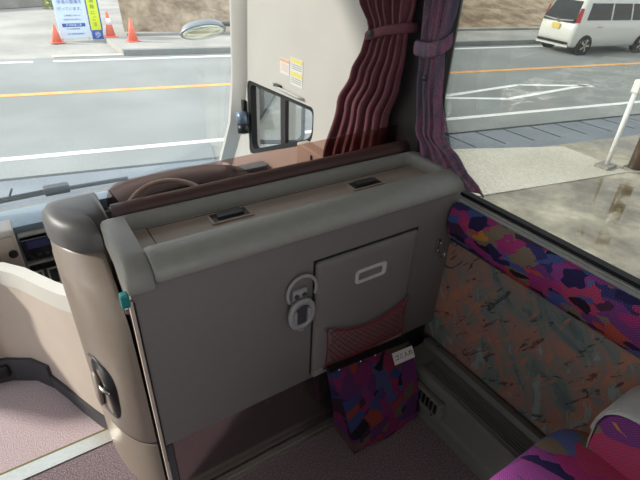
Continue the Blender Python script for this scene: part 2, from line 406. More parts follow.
# silver van on the far lane
vx = Vector((U.x, U.y, 0)); vy = Vector((V.x*1, V.y, 0)); V0 = Vector((16.3, 10.13, G))     # rear centre on the road
vy = Vector((-U.y, U.x, 0))
def vp(a, b, z): return V0 + vx*a + vy*b + Vector((0, 0, z))
t = thing('van', tuple(V0), 'silver compact van driving away along the far lane, its back in view', 'van')
bm = bmesh.new(); rings = []
for z, x0, x1, hw, r in ((.24, .10, 4.1, .70, .12), (.30, .0, 4.2, .76, .14), (.55, -.05, 4.25, .78, .16), (.80, -.02, 4.2, .785, .16), (.98, .02, 4.1, .78, .14), (1.02, .05, 4.0, .775, .14),
                          (1.35, .17, 3.45, .72, .14), (1.66, .30, 2.9, .655, .14), (1.74, .38, 2.7, .61, .14), (1.77, .55, 2.5, .50, .14)):
    rings.append([vp(px, py, z) for px, py in rrect((x0+x1)/2, 0, (x1-x0)/2, hw, r)])
loft(bm, rings); autosm(link('body', bm, m_vanbody, t), 50)
def hwz(z): return .775 + (z-1.02)/(1.66-1.02)*(.655-.775)
def rearx(z): return .05 + (z-1.02)/(.64)*.25
def quad(name, pts, th, mt, parent):
    bm = bmesh.new(); n = (pts[1]-pts[0]).cross(pts[2]-pts[0]).normalized(); prism(bm, [p-n*th/2 for p in pts], n*th); return link(name, bm, mt, parent)
e = .012
quad('rear_window', [vp(rearx(1.12)-e, -.65, 1.12), vp(rearx(1.12)-e, .65, 1.12), vp(rearx(1.62)-e, .55, 1.62), vp(rearx(1.62)-e, -.55, 1.62)], .02, m_vanglass, t)
for a0, a1, a0t, a1t in ((.42, 1.5, .58, 1.5), (1.58, 2.45, 1.58, 2.4), (2.53, 3.35, 2.48, 2.95)):
    for s in (-1, 1):
        quad('side_window', [vp(a0, s*(hwz(1.08)+.006), 1.08), vp(a1, s*(hwz(1.08)+.006), 1.08), vp(a1t, s*(hwz(1.58)+.006), 1.58), vp(a0t, s*(hwz(1.58)+.006), 1.58)], .02, m_vanglass, t)
tr = quad('tailgate_trim', [vp(.0, -.67, .98), vp(.0, .67, .98), vp(.05, .67, 1.12), vp(.05, -.67, 1.12)], .06, m_vanglass, t)
for s in (-1, 1):
    quad('chrome_wing', [vp(-.03, s*.06, 1.0), vp(-.02, s*.64, 1.055), vp(-.015, s*.64, 1.08), vp(-.02, s*.06, 1.04)], .015, m_chrome, t)
    quad('tail_lamp', [vp(.03, s*.68, 1.0), vp(.14, s*.785, 1.0), vp(.21, s*.74, 1.42), vp(.14, s*.66, 1.42)], .05, m_tail, t)
bm = bmesh.new(); disc(bm, vp(-.045, 0, 1.03), vx, .06, .02, 20); link('emblem', bm, m_chrome, t)
quad('number_plate', [vp(-.055, -.17, .76), vp(-.055, .17, .76), vp(-.045, .17, .92), vp(-.045, -.17, .92)], .02, m_plate, t)
quad('bumper_insert', [vp(-.05, -.68, .33), vp(-.05, .68, .33), vp(-.07, .64, .40), vp(-.07, -.64, .40)], .04, m_dark, t)
quad('bumper_lip', [vp(-.05, -.70, .25), vp(-.05, .70, .25), vp(-.06, .68, .31), vp(-.06, -.68, .31)], .06, m_vanbody, t)
for a in (.62, 3.35):
    for s in (-1, 1):
        bm = bmesh.new(); disc(bm, vp(a, s*.74, .30), -vy*-s, .335, .05, 28); link('wheel_arch', bm, m_dark, t)
        wh = bmesh.new(); disc(wh, vp(a, s*.60, .30), vy*s, .295, .21, 28); wo = link('wheel', wh, m_tyre, t)
        hb = bmesh.new(); disc(hb, vp(a, s*.81, .30), vy*s, .04, .012, 12)
        for k in range(5):
            a_ = 2*PI*k/5; dd = vx*math.cos(a_)+Vector((0, 0, math.sin(a_))); nn = vx*-math.sin(a_)+Vector((0, 0, math.cos(a_))); c0 = vp(a, s*.812, .30)
            prism(hb, [c0+nn*.025, c0-nn*.025, c0+dd*.2-nn*.04, c0+dd*.2+nn*.04], vy*s*.012)
        link('hub', hb, m_chrome, wo)
quad('door_handle', [vp(.95, -.79, .86), vp(1.2, -.79, .86), vp(1.2, -.79, .885), vp(.95, -.79, .885)], .02, m_chrome, t)

# pole, brown post and block on the right
t = thing('white_pole', (7.55, 3.2, G), 'slim white pole standing on the forecourt at right', 'pole')
bm = bmesh.new(); tube(bm, [(7.55, 3.2, G+.03), (7.55, 3.2, -.1)], .035, 12); link('shaft', bm, m_whitepole, t, True)
link('foot', B(7.4, 7.68, 3.1, 3.32, G, G+.06, bev=.015), m_kerb, t)
link('cap', B(7.50, 7.60, 3.15, 3.25, -.14, .04, bev=.01), m_whitepole, t)
t = thing('brown_post', (7.75, 2.95, G), 'thick brown post right of the white pole', 'post')
bm = bmesh.new(); tube(bm, [(7.85, 2.92, G), (7.85, 2.92, 1.0)], .10, 14); link('shaft', bm, m_brown, t, True)
bm = bmesh.new(); disc(bm, (7.85, 2.92, G), (0, 0, 1), .15, .04, 18); link('foot', bm, m_kerb, t)
bm = bmesh.new(); box(bm, 7.55, 7.9, 2.35, 2.62, G, G+.14, bev=.03); tt = link('stone_block', bm, m_pad2, origin=(7.7, 2.5, G)); tag(tt, 'pale stone block on the wet concrete near the brown post', 'block')

# ================================================================== BUS SHELL
LX, RX = -1.15, 1.14
def slabs(name, mt, *boxes, **k):
    bm = bmesh.new()
    for b in boxes: box(bm, *b, **k)
    return struct(name, bm, mt)
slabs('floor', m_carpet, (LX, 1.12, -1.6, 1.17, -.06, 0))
slabs('floor_step', m_carpet_lit, (LX, 1.12, 1.2, 2.95, -.26, -.2))
slabs('step_riser', m_darkgrey, (LX, 1.12, 1.17, 1.2, -.26, -.012))
bm = bmesh.new(); box(bm, LX+.02, .105, 1.155, 1.205, 0, .004); struct('trim_1', bm, m_alu)
bm = bmesh.new(); box(bm, LX+.02, .105, 1.205, 1.213, -.02, .004); struct('trim_2', bm, m_brass)
bm = bmesh.new(); box(bm, .135, .965, .815, .848, 0, .004); box(bm, .135, .965, .829, .832, .004, .006); struct('trim_3', bm, m_alu)
slabs('ceiling', m_white, (LX-.05, 1.2, -1.6, 2.3, 2.0, 2.05))
# right wall: lower body, cloth panel, window post, header
slabs('wall_right', m_duct, (1.122, 1.19, -1.6, 1.13, -.06, .77), (1.13, 1.19, -1.6, 1.13, 1.72, 2.0), (1.122, 1.19, 1.055, 1.16, .77, 1.72))
slabs('trim_6', m_post, (1.098, 1.1215, 1.058, 1.27, .6, 1.95))
bm = bmesh.new(); box(bm, 1.114, 1.122, -1.6, .93, .19, .66); struct('wall_right_cloth', bm, m_paint)
# glass + seal of the passenger window
g = struct('window_1', B(1.152, 1.158, -1.6, 1.055, .785, 1.72), m_tint)
bm = bmesh.new(); box(bm, 1.135, 1.16, -1.6, 1.055, .770, .787); box(bm, 1.135, 1.16, 1.035, 1.055, .805, 1.72); box(bm, 1.135, 1.16, -1.6, 1.055, 1.7, 1.72)
link('window_seal', bm, m_rubber, g)
bm = bmesh.new(); prism(bm, [(1.085, -1.6, .768), (1.1, -1.6, .779), (1.136, -1.6, .776), (1.136, -1.6, .768)], (0, 2.5, 0)); box(bm, 1.112, 1.116, -1.6, .9, .776, .782)
struct('trim_4', bm, m_sill)
# cab side panel with the cut-out driver's window
def panel_with_hole(outer, hole, x0, x1):
    bm = bmesh.new(); n = len(outer)
    for x in (x0, x1):
        a = [bm.verts.new((x, y, z)) for y, z in outer]; b = [bm.verts.new((x, y, z)) for y, z in hole]
        ea = [bm.edges.new((a[i], a[(i+1) % n])) for i in range(n)]; eb = [bm.edges.new((b[i], b[(i+1) % len(b)])) for i in range(len(b))]
        bmesh.ops.triangle_fill(bm, edges=ea+eb, use_beauty=True)
    H = len(hole)
    va = [v for v in bm.verts]
    L0o, L0h = va[:n], va[n:n+H]; L1o, L1h = va[n+H:2*n+H], va[2*n+H:2*n+2*H]
    for i in range(n): bm.faces.new((L0o[i], L0o[(i+1) % n], L1o[(i+1) % n], L1o[i]))
    for i in range(H): bm.faces.new((L0h[i], L0h[(i+1) % H], L1h[(i+1) % H], L1h[i]))
    return bm
def rpoly(pts, r, n=5):
    P = [Vector(p) for p in pts]; out = []
    for i, p in enumerate(P):
        a = (P[i-1]-p).normalized(); b = (P[(i+1) % len(P)]-p).normalized(); rr = r[i] if isinstance(r, (list, tuple)) else r
        s = p+a*rr; e_ = p+b*rr
        for k in range(n+1):
            tt_ = k/n; q = s*(1-tt_)**2 + p*2*tt_*(1-tt_) + e_*tt_**2; out.append((q.x, q.y))
    return out
hole = rpoly([(1.735, .66), (1.735, .825), (2.43, .80), (2.43, .36)], [.07, .03, .05, .05])
outer = [(1.16, -.26), (1.16, 2.0), (2.26, 2.0), (2.535, 1.2), (2.56, .8), (2.88, .16), (2.92, -.26)]
o = struct('wall_right_cab', panel_with_hole(outer, hole, 1.12, 1.19), m_white)
g = struct('window_2', B(1.16, 1.166, 1.72, 2.45, .34, .84), m_clear)
hin = rpoly([(1.752, .68), (1.752, .805), (2.40, .78), (2.40, .40)], [.06, .03, .04, .05])
def ringframe(a, b, x0, x1):
    bm = bmesh.new(); n = len(a)
    R = [[bm.verts.new((x, y, z)) for y, z in q] for x, q in ((x0, a), (x0, b), (x1, b), (x1, a))]
    for k in range(4):
        p, q = R[k], R[(k+1) % 4]
        for i in range(n): bm.faces.new((p[i], p[(i+1) % n], q[(i+1) % n], q[i]))
    return bm
link('window_seal', ringframe(hole, hin, 1.125, 1.16), m_rubber, g)
link('window_bar', B(1.135, 1.157, 2.02, 2.075, .49, .815, bev=.004), m_post, g)
# A pillar trim strip running down and out to its foot
bm = bmesh.new()
cl = [(2.43, 1.95), (2.44, 1.2), (2.475, .8), (2.56, .52), (2.76, .20)]
loft(bm, [[(1.06, y, z), (1.12, y-.055-.0*k, z), (1.12, y+.06, z), (1.07, y+.05, z)] for k, (y, z) in enumerate(cl)])
autosm(struct('trim_5', bm, m_white), 60)
# windscreen and nose
def wy(z): return 2.9-.34*(z-.15)
bm = bmesh.new(); prism(bm, [(LX, wy(.05), .05), (1.12, wy(.05), .05), (1.12, wy(2.0), 2.0), (LX, wy(2.0), 2.0)], (0, .006, 0)); struct('window_3', bm, m_clear)
slabs('wall_front', m_white, (LX, 1.19, 2.9, 2.96, -1.0, .06))
# left side (behind the photographer's left shoulder): door glass, posts and low wall
slabs('wall_left', m_white, (LX-.05, LX, -1.6, 1.3, -.06, .75), (LX-.05, LX, -1.6, 2.9, 1.62, 2.0), (LX-.05, LX, 1.12, 1.3, .75, 1.62), (LX-.05, LX, 2.5, 2.95, -.26, 1.62), (LX-.05, LX, 1.3, 2.5, -.26, -.05), (LX-.05, LX, -1.6, -1.4, .75, 1.62), (LX-.05, LX, -.2, 0, .75, 1.62))
struct('window_4', B(LX-.03, LX-.024, -1.4, 1.12, .75, 1.62), m_tint)
struct('door_1', B(LX-.03, LX-.024, 1.3, 2.5, -.05, 1.62), m_clear)

# ================================================================== PARTITION CABINET
t = thing('partition', (.6, .95, 0), 'grey padded partition cabinet with tray top behind the driver area', 'partition')
P = t
autosm(link('panel', B(.105, 1.113, .85, 1.08, .262, .81, bev=.006), m_panel, t))
# tray rim: frame around the recess
bm = bmesh.new()
oring = rrect(.6125, .9775, .5045, .1075, .03, 5); iring = rrect(.6125, .9835, .4575, .0785, .022, 5)
def loop(rr, z, d): 
    cx, cy = sum(p[0] for p in rr)/len(rr), sum(p[1] for p in rr)/len(rr)
    return [(x+(d if x < cx else -d), y+(d if y < cy else -d), z) for x, y in rr]
Rg = [loop(oring, .795, 0), loop(oring, .835, 0), loop(oring, .853, .004), loop(oring, .863, .014), loop(iring, .863, -.008), loop(iring, .857, -.001), loop(iring, .82, 0)]
loft(bm, Rg, True, False); autosm(link('rim', bm, m_rim, t), 60)
link('tray_floor', B(.15, 1.075, .895, 1.068, .812, .8205), m_tray, t)
bm = bmesh.new(); box(bm, .198, .2005, .91, 1.06, .8205, .8212); link('tray_seam', bm, m_dark, t)
bm = bmesh.new(); box(bm, .2, 1.06, 1.052, 1.055, .8205, .8225); link('tray_trim', bm, m_chrome, t)
# leather pad along the rear edge
prof = [(.905, .825), (.908, .858), (.903, .866), (.888, .868), (.865, .865), (.845, .858), (.831, .846), (.825, .832), (.826, .820), (.833, .811), (.852, .808)]
bm = bmesh.new(); xs = [.156, .16, .174, .5, .8, 1.08, 1.10, 1.108]; sc = [.86, .96, 1, 1, 1, 1, .95, .8]
rings = []
for x, s in zip(xs, sc):
    rings.append([(x, .89+(y-.89)*s, .835+(z-.835)*s) for y, z in prof])
loft(bm, rings); autosm(link('pad', bm, m_pad, t), 50)
prl = [(1.083, .80), (1.085, .845), (1.076, .860), (1.06, .8645), (.90, .8645), (.872, .861), (.852, .852), (.838, .838), (.832, .82), (.833, .803), (.84, .792), (.852, .789)]
bm = bmesh.new(); loft(bm, [[(x, .98+(y-.98)*s, .82+(z-.82)*q) for y, z in prl] for x, s, q in ((.098, .95, .6), (.1005, .97, .82), (.106, .985, .95), (.116, 1, 1), (.150, 1, 1), (.154, .99, .97))])
autosm(link('corner_cap', bm, m_rim, t), 50)
# two sunken latches on the tray
def latch(x, y):
    f = link('latch', B(x-.058, x+.058, y-.026, y+.026, .8205, .825, bev=.0015), m_tray, P)
    link('latch_well', B(x-.05, x+.05, y-.02, y+.02, .8248, .8258), m_dark, f)
    bm = bmesh.new(); prism(bm, [(x-.036, y-.01, .8256), (x+.036, y-.01, .8256), (x+.034, y+.014, .8256), (x-.034, y+.014, .8256)], (0, 0, .006)); link('latch_flap', bm, m_darkgrey, f)
latch(.405, 1.018); latch(.845, 1.005)
# storage door
dx0, dx1, dz0, dz1 = .571, .938, .291, .716
link('door_gap', B(dx0-.006, dx1+.006, .8485, .852, dz0-.004, dz1+.006), m_dark, t)
bm = bmesh.new(); rr = rrect((dx0+dx1)/2, (dz0+dz1)/2, (dx1-dx0)/2, (dz1-dz0)/2, .008, 3)
def lp(d, y): 
    cx, cz = (dx0+dx1)/2, (dz0+dz1)/2
    return [(x+(d if x < cx else -d), y, z+(d if z < cz else -d)) for x, z in rr]
loft(bm, [lp(0, .8515), lp(0, .842), lp(.004, .838), lp(.02, .835), lp(.06, .833)])
D = autosm(link('door', bm, m_door, t), 50)
link('door_sill', B(dx0, dx1, .832, .85, dz0-.006, dz0+.018, bev=.003), m_rim, D)
# recessed pull
bm = bmesh.new(); o1 = rrect(.757, .628, .058, .024, .012, 4); i1 = rrect(.757, .627, .048, .016, .008, 4)
loft(bm, [[(x, .836, z) for x, z in o1], [(x, .829, z) for x, z in o1], [(x, .827, z) for x, z in rrect(.757, .628, .054, .021, .01, 4)], [(x, .828, z) for x, z in i1], [(x, .8335, z) for x, z in rrect(.757, .625, .044, .012, .006, 4)]], True, True)
H = autosm(link('door_pull', bm, m_lightgrey, D), 40)
# red net
bm = bmesh.new()
def npnt(u, v):  # u 0..1 across, v 0 bottom .. 1 top
    zt = .472-.035*(1-(2*u-1)**2); zb = .312
    return Vector((.608+.322*u+.006*math.sin(PI*v)*(1-2*u), .826-.012*math.sin(PI*u)*v, zb+(zt-zb)*v))
NN = 15
for s in (1, -1):
    for k in range(-7, NN):
        pts = []
        for j in range(9):
            v = j/8; u = k/NN+ (v*.42 if s == 1 else (.42-v*.42))
            if 0 <= u <= 1: pts.append(npnt(u, v))
        if len(pts) > 1: tube(bm, pts, .0013, 4)
for v in (0, 1): tube(bm, [npnt(k/16, v) for k in range(17)], .0028, 6)
for u in (0, 1): tube(bm, [npnt(u, k/8) for k in range(9)], .002, 6)
link('net', bm, m_red, D)
for u, v in ((0, 1), (1, 1), (0, 0), (1, 0)):
    c = npnt(u, v); bm = bmesh.new(); disc(bm, (c.x, .836, c.z), (0, -1, 0), .0075, .010, 14, .006)
    if v == 1: tube(bm, [c+Vector((0, -.004, 0)), c+Vector((.028 if u == 0 else -.022, -.004, -.002))], .004, 6)
    link('net_stud', bm, m_chrome, D)
# folding cup holder
cx = .518
cu = link('cup_holder', B(cx-.022, cx+.022, .836, .851, .592, .652, bev=.004), m_ring, t)
bm = bmesh.new(); pts = [(cx+.006+.045*math.cos(a), .842-.004, .645+.050*math.sin(a)) for a in [math.radians(d) for d in range(-25, 216, 12)]]
tube(bm, pts, .005, 8); link('ring', bm, m_ring, cu, True)
bm = bmesh.new(); N = 28
o1 = [(cx+.042*math.copysign(abs(math.cos(2*PI*k/N))**.8, math.cos(2*PI*k/N)), .575+.052*math.sin(2*PI*k/N)) for k in range(N)]; i1 = [(cx+.029*math.copysign(abs(math.cos(2*PI*k/N))**.8, math.cos(2*PI*k/N)), .575+.036*math.sin(2*PI*k/N)) for k in range(N)]
R_ = [[bm.verts.new((x, y, z)) for x, z in q] for y, q in ((.832, o1), (.822, o1), (.820, i1), (.832, i1))]
for k in range(4):
    for i in range(N): bm.faces.new((R_[k][i], R_[k][(i+1) % N], R_[(k+1) % 4][(i+1) % N], R_[(k+1) % 4][i]))
link('folding_arm', bm, m_ring, cu, True)
link('backing', B(cx-.017, cx+.017, .828, .836, .538, .612, bev=.002), m_darkgrey, cu)
bm = bmesh.new(); box(bm, cx-.026, cx-.017, .822, .83, .545, .592); box(bm, cx+.017, cx+.026, .822, .83, .545, .592); link('arm_rib', bm, m_ring, cu)
for s in (-1, 1):
    bm = bmesh.new(); disc(bm, (cx+s*.012, .836, .634), (0, -1, 0), .007, .003, 12); link('screw', bm, m_darkgrey, cu)
bm = bmesh.new(); box(bm, cx-.006, cx+.012, .83, .848, .508, .524, bev=.002); link('catch', bm, m_ring, cu)
# coat hook
h = link('coat_hook', B(1.04, 1.056, .842, .851, .60, .645, bev=.002), m_chrome, t)
bm = bmesh.new(); tube(bm, [(1.048, .842, .61)]+[(1.048, .828-.016*math.sin(a), .602-.014*math.cos(a)) for a in (0, .6, 1.2, 1.8, 2.4)], .0035, 8)
tube(bm, [(1.048, .842, .635), (1.040, .826, .64), (1.030, .822, .652)], .003, 8); link('prong', bm, m_chrome, h, True)
# left edge strip, green clip, kick plate, screws
link('edge_strip', B(.097, .105, .846, .858, .012, .775, bev=.001), m_beige, t)
link('edge_slot', B(.1055, .109, .8475, .851, .2, .77), m_dark, t)
c = link('clip', B(.082, .1, .842, .862, .765, .80, bev=.004), m_teal, t); c['label'] = 'small teal plastic clip'
link('clip_hook', B(.086, .094, .836, .846, .755, .772, bev=.002), m_chrome, c)
link('kick_plate', B(.128, .97, .852, .86, .006, .264), m_kick, t)
link('side_post', B(.108, .126, .85, .94, .004, .262), m_darkgrey, t)
for x, z in ((.42, .252), (.60, .278), (.66, .276), (.95, .262)):
    bm = bmesh.new(); disc(bm, (x, .852, z), (0, -1, 0), .004, .004, 10); link('screw', bm, m_chrome, t)
link('back_box', B(.13, 1.1, .87, 1.08, .004, .262), m_dark, t)

# tinted acrylic screen with its padded rail
t = thing('acrylic_screen', (.65, 1.16, .86), 'smoked brown acrylic guard above the tray with maroon padded rail', 'screen')
bm = bmesh.new(); pr = rpoly([(.135, .845), (.135, .912), (1.12, .925), (1.12, .845)], [.004, .06, .004, .004], 8)
prism(bm, [(x, 1.158, z) for x, z in pr], (0, .005, 0)); link('panel', bm, m_acryl, t)
bm = bmesh.new(); tube(bm, [(.137+(.97)*k/12, 1.114, .848+.010*k/12) for k in range(13)], .027, 16); link('rail', bm, m_rail, t, True)

# ================================================================== LEFT: DRIVER GUARD COLUMN
t = thing('guard_column', (.1, 1.15, -.2), 'taupe rounded guard column left of partition with dark top', 'column')
COLC = (.06, 1.15)
def col(z, d=0, ry=.30):
    """plan outline of the column: straight back, left side rounding into a near face that reaches y = 1.2 - ry"""
    P_ = [(.128, 1.26), (.03, 1.26), (.0, 1.25), (-.013, 1.225)] + [(.107-.12*math.cos(a), 1.2-ry*math.sin(a)) for a in [math.radians(84)*k/16 for k in range(17)]] + [(.0955, 1.2-ry*.985), (.0955, 1.092), (.128, 1.092)]
    out = []
    for x, y in P_:
        v_ = Vector((x-COLC[0], y-COLC[1])); k = max(0, 1-d/v_.length); out.append((COLC[0]+v_.x*k, COLC[1]+v_.y*k, z))
    return out
bm = bmesh.new(); loft(bm, [col(-.2), col(.215), col(.218, .003)]); autosm(link('lower_body', bm, m_column, t), 50)
bm = bmesh.new(); loft(bm, [col(.218, .006), col(.226, .006)]); autosm(link('seam_ring', bm, m_dark, t), 50)
bm = bmesh.new(); loft(bm, [col(.226, .003), col(.23), col(.52, 0, .30), col(.64, 0, .285), col(.70, 0, .24), col(.725, 0, .215), col(.735, .003, .195), col(.78, .005, .155), col(.79, .012, .145)]); autosm(link('upper_body', bm, m_column, t), 50)
bm = bmesh.new(); loft(bm, [col(.79, .010, .148), col(.793, 0, .15), col(.825, -.001, .15), col(.845, .006, .145), col(.857, .018, .14), col(.863, .04, .135)]); autosm(link('top_cap', bm, m_cap, t), 50)
# handle recess on the rounded near-left corner
def colpt(ang, z, d=0):
    cx_, cy_, r = .107, 1.2, .12+d
    a = math.radians(ang); return Vector((cx_+r*math.cos(a), cy_+(.30+d)*math.sin(a), z))
def patch(z0, z1, a0, a1, d0, d1, taper=0):
    bm = bmesh.new(); out = []
    for d in (d0, d1):
        ring = []
        for k in range(28):
            th = 2*PI*k/28; u = math.copysign(abs(math.cos(th))**.7, math.cos(th)); v = math.copysign(abs(math.sin(th))**.7, math.sin(th))
            z = (z0+z1)/2+(z1-z0)/2*v; ring.append(colpt((a0+a1)/2+(a1-a0)/2*u+taper*v, z, d))
        out.append(ring)
    loft(bm, out); return bm
hr = link('handle_recess', patch(.27, .49, 202, 232, -.002, .0015, 3), m_dark, t, True)
link('lever', patch(.27, .42, 200, 211, .002, .010, 3), m_column, hr, True)
bm = bmesh.new(); tube(bm, [colpt(209, .39, .004), colpt(216, .385, .008), colpt(224, .39, .004)], .006, 8); link('latch_pin', bm, m_chrome, hr, True)
bm = bmesh.new(); tube(bm, [colpt(206, .48, .002), colpt(214, .495, .002), colpt(226, .485, .002)], .004, 6); link('bezel', bm, m_darkgrey, hr, True)

# ================================================================== CURVED STAIRWELL WALL AND CONSOLE
plan = [(.0, 1.36), (-.035, 1.43), (-.075, 1.52), (-.115, 1.62), (-.155, 1.71), (-.21, 1.79), (-.30, 1.845), (-.42, 1.87)]
top = [.47, .45, .43, .41, .395, .385, .38, .38]
t = thing('stairwell_panel', (-.2, 1.8, -.2), 'curved beige panel beside the front steps with pale ledge', 'panel')
def sweep(pl, z0, z1, th, off=0):
    bm = bmesh.new(); rings = []
    for i, (x, y) in enumerate(pl):
        a = Vector(pl[max(i-1, 0)]); b = Vector(pl[min(i+1, len(pl)-1)]); d = (b-a).normalized(); n = Vector((d.y, -d.x))   # outward = away from the steps
        if n.y < 0: n = -n
        n = Vector((abs(n.x), abs(n.y)))
        f = Vector((x, y))-n*off; bk = f+n*th
        za = z0[i] if isinstance(z0, list) else z0; zb = z1[i] if isinstance(z1, list) else z1
        rings.append([(f.x, f.y, za), (bk.x, bk.y, za), (bk.x, bk.y, zb), (f.x, f.y, zb)])
    loft(bm, rings); return bm
autosm(link('wall', sweep(plan, -.2, [z-.07 for z in top], .04), m_beige, t), 40)
autosm(link('ledge', sweep(plan, [z-.07 for z in top], top, .045, .004), m_white, t), 40)
autosm(link('plinth', sweep(plan[:5], -.2, -.13, .03, .012), m_darkgrey, t), 40)
autosm(link('plinth', sweep(plan[4:], -.2, -.075, .03, .014), m_darkgrey, t), 40)
rc = link('recessed_pull', B(-.46, -.30, 1.815, 1.86, -.165, -.10, bev=.012), m_dark, t)
link('seam', B(-.335, -.329, 1.824, 1.86, -.07, .31), m_darkgrey, t)
# white console box with a lock
t = thing('console_box', (-.2, 1.97, .1), 'white topped beige console box with small black lock', 'console')
link('body', B(-.42, -.132, 1.93, 2.025, .1, .425, bev=.01), m_beige, t)
link('lid', B(-.425, -.128, 1.925, 2.03, .425, .455, bev=.01), m_white, t)
bm = bmesh.new(); disc(bm, (-.152, 1.932, .35), (0, -1, 0), .016, .012, 18); link('lock', bm, m_dark, t)

# ================================================================== DASHBOARD
t = thing('dashboard', (.3, 2.3, -.2), 'pale blue grey bus dashboard under the windscreen with radio and switches', 'dashboard')
bm = bmesh.new(); px_ = [-1.1, -.4, .05, .2, .35, .6, .9, 1.1]
rings = []
for x in px_:
    yb = 2.06+(.10 if x > .1 else 0); rings.append([(x, 2.875, .02), (x, 2.875, .085), (x, 2.5, .27), (x, yb+.06, .40), (x, yb, .395), (x, yb+.02, .34), (x, 2.3, .0)])
loft(bm, rings); autosm(link('top', bm, m_dash, t), 30)
bm = bmesh.new(); prism(bm, [(-.125, 2.09, .36), (-.125, 2.05, .05), (-.125, 2.05, -.2), (-.125, 2.3, -.2), (-.125, 2.3, .3)], (1.225, 0, 0)); link('front', bm, m_darkgrey, t)
link('light_strip', B(-.125, .1, 2.04, 2.07, .352, .362), m_lightgrey, t)
r = link('radio', B(-.125, .06, 2.035, 2.07, .235, .34, bev=.004), m_screen, t)
link('display', B(-.105, .03, 2.031, 2.036, .295, .33), m_screenblue, r)
for k in range(5):
    bm = bmesh.new(); disc(bm, (-.10+.03*k, 2.036, .262), (0, -1, 0), .009, .008, 14); link('knob', bm, m_darkgrey, r)
link('light_strip', B(-.125, .06, 2.03, 2.06, .215, .226), m_lightgrey, t)
bm = bmesh.new(); prism(bm, [(-.125, 2.045, .18), (-.125, 1.93, .12), (-.125, 1.93, .05), (-.125, 2.045, .05)], (.215, 0, 0)); sh = link('switch_shelf', bm, m_darkgrey, t)
for k in range(3):
    x = -.10+.06*k; bm = bmesh.new(); prism(bm, [(x-.023, 2.03, .182), (x-.023, 1.95, .140), (x-.023, 1.95, .132), (x-.023, 2.03, .17)], (.046, 0, 0)); s_ = link('switch', bm, m_lightgrey, sh)
    bm = bmesh.new(); prism(bm, [(x-.015, 2.02, .179), (x-.015, 1.96, .148), (x-.015, 1.96, .142), (x-.015, 2.02, .17)], (.03, 0, 0)); link('rocker', bm, m_dark, s_)
# instrument hood
bm = bmesh.new(); rings = []
for k in range(13):
    x = .28+.68*k/12; hgt = .0+.115*max(0, math.sin(PI*min(1, (k+1.5)/14)))**.6
    rings.append([(x, 1.98, .34), (x, 1.95, .36+hgt), (x, 2.0, .385+hgt), (x, 2.2, .37+hgt*.8), (x, 2.42, .30), (x, 2.42, .2)])
loft(bm, rings); autosm(link('instrument_hood', bm, m_dark, t), 60)
# steering wheel
t = thing('steering_wheel', (.56, 1.78, .45), 'dark steering wheel seen through the smoked acrylic guard', 'steering wheel')
c = Vector((.465, 1.80, .385)); ax = Vector((0, -.62, .78)).normalized(); u = Vector((1, 0, 0)); v = ax.cross(u)
bm = bmesh.new(); tube(bm, [c+(u*math.cos(2*PI*k/40)+v*math.sin(2*PI*k/40))*.21 for k in range(40)], .011, 8, True); link('rim', bm, m_lightgrey, t, True)
bm = bmesh.new(); disc(bm, c-ax*.05, ax, .07, .04, 20); link('hub', bm, m_dark, t)
for a in (0, PI, -PI/2):
    bm = bmesh.new(); d = u*math.cos(a)+v*math.sin(a); tube(bm, [c-ax*.02+d*.05, c+d*.205], [.02, .012], 8); link('spoke', bm, m_dark, t, True)
bm = bmesh.new(); tube(bm, [c-ax*.04, c-ax*.2], .035, 12); link('shaft', bm, m_dark, t, True)
# wipers outside the windscreen
t = thing('wiper', (-.2, 2.95, .2), 'black wiper arm lying along the windscreen foot', 'wiper')
bm = bmesh.new(); pts = [(-.62, wy(.10)+.05, .09), (-.2, wy(.1)+.05, .12), (.12, wy(.1)+.05, .125), (.5, wy(.1)+.05, .115)]
tube(bm, pts, .014, 8); link('arm', bm, m_dark, t, True)
bm = bmesh.new(); tube(bm, [(p[0], p[1]-.012, p[2]+.018) for p in pts[:3]], .009, 6); link('blade', bm, m_dark, t)
link('pivot', B(.02, .16, wy(.1)+.02, wy(.1)+.09, .105, .155, bev=.01), m_dark, t)
bm = bmesh.new(); tube(bm, [(-.16, wy(.1)+.05, .13), (-.13, wy(.2)+.04, .20)], .006, 6); link('washer_jet', bm, m_dark, t)

# ================================================================== CAB SIDE
# stickers
def lines(bm, y0, y1, zs, x, h=.003):
    for z in zs: box(bm, x-.0006, x, y0, y1, z, z+h)
t = thing('warning_sticker', (1.118, 1.9, .93), 'white warning sticker with yellow bands on the pale cab panel', 'sticker')
link('paper', B(1.1185, 1.1199, 1.835, 1.945, .885, 1.005), m_paper, t)
bm = bmesh.new(); box(bm, 1.1178, 1.1185, 1.838, 1.942, .985, 1.002); box(bm, 1.1178, 1.1185, 1.838, 1.942, .925, .945); link('band', bm, m_yellow, t)
bm = bmesh.new(); lines(bm, 1.845, 1.935, (.975, .966, .957, .915, .906, .897), 1.1182); link('print', bm, m_ring, t)
t = thing('notice_sticker', (1.118, 2.02, .93), 'small faded sticker with orange band left of the yellow banded sticker', 'sticker')
link('paper', B(1.1185, 1.1199, 1.955, 2.045, .915, .985), m_paper, t)
link('band', B(1.1178, 1.1185, 1.957, 2.043, .97, .983), m_orange, t)
bm = bmesh.new(); lines(bm, 1.965, 2.035, (.958, .949, .94, .931), 1.1182); link('print', bm, m_orange, t)
# grab slot above the window
t = thing('window_catch', (1.11, 2.0, .84), 'small dark catch along the top edge of driver window', 'catch')
bm = bmesh.new(); tube(bm, [(1.113, 2.13, .845), (1.104, 2.08, .846), (1.10, 1.98, .846), (1.104, 1.86, .845), (1.113, 1.82, .843)], .006, 8); link('bar', bm, m_lightgrey, t, True)
link('release', B(1.098, 1.118, 2.03, 2.08, .842, .858, bev=.003), m_darkgrey, t)
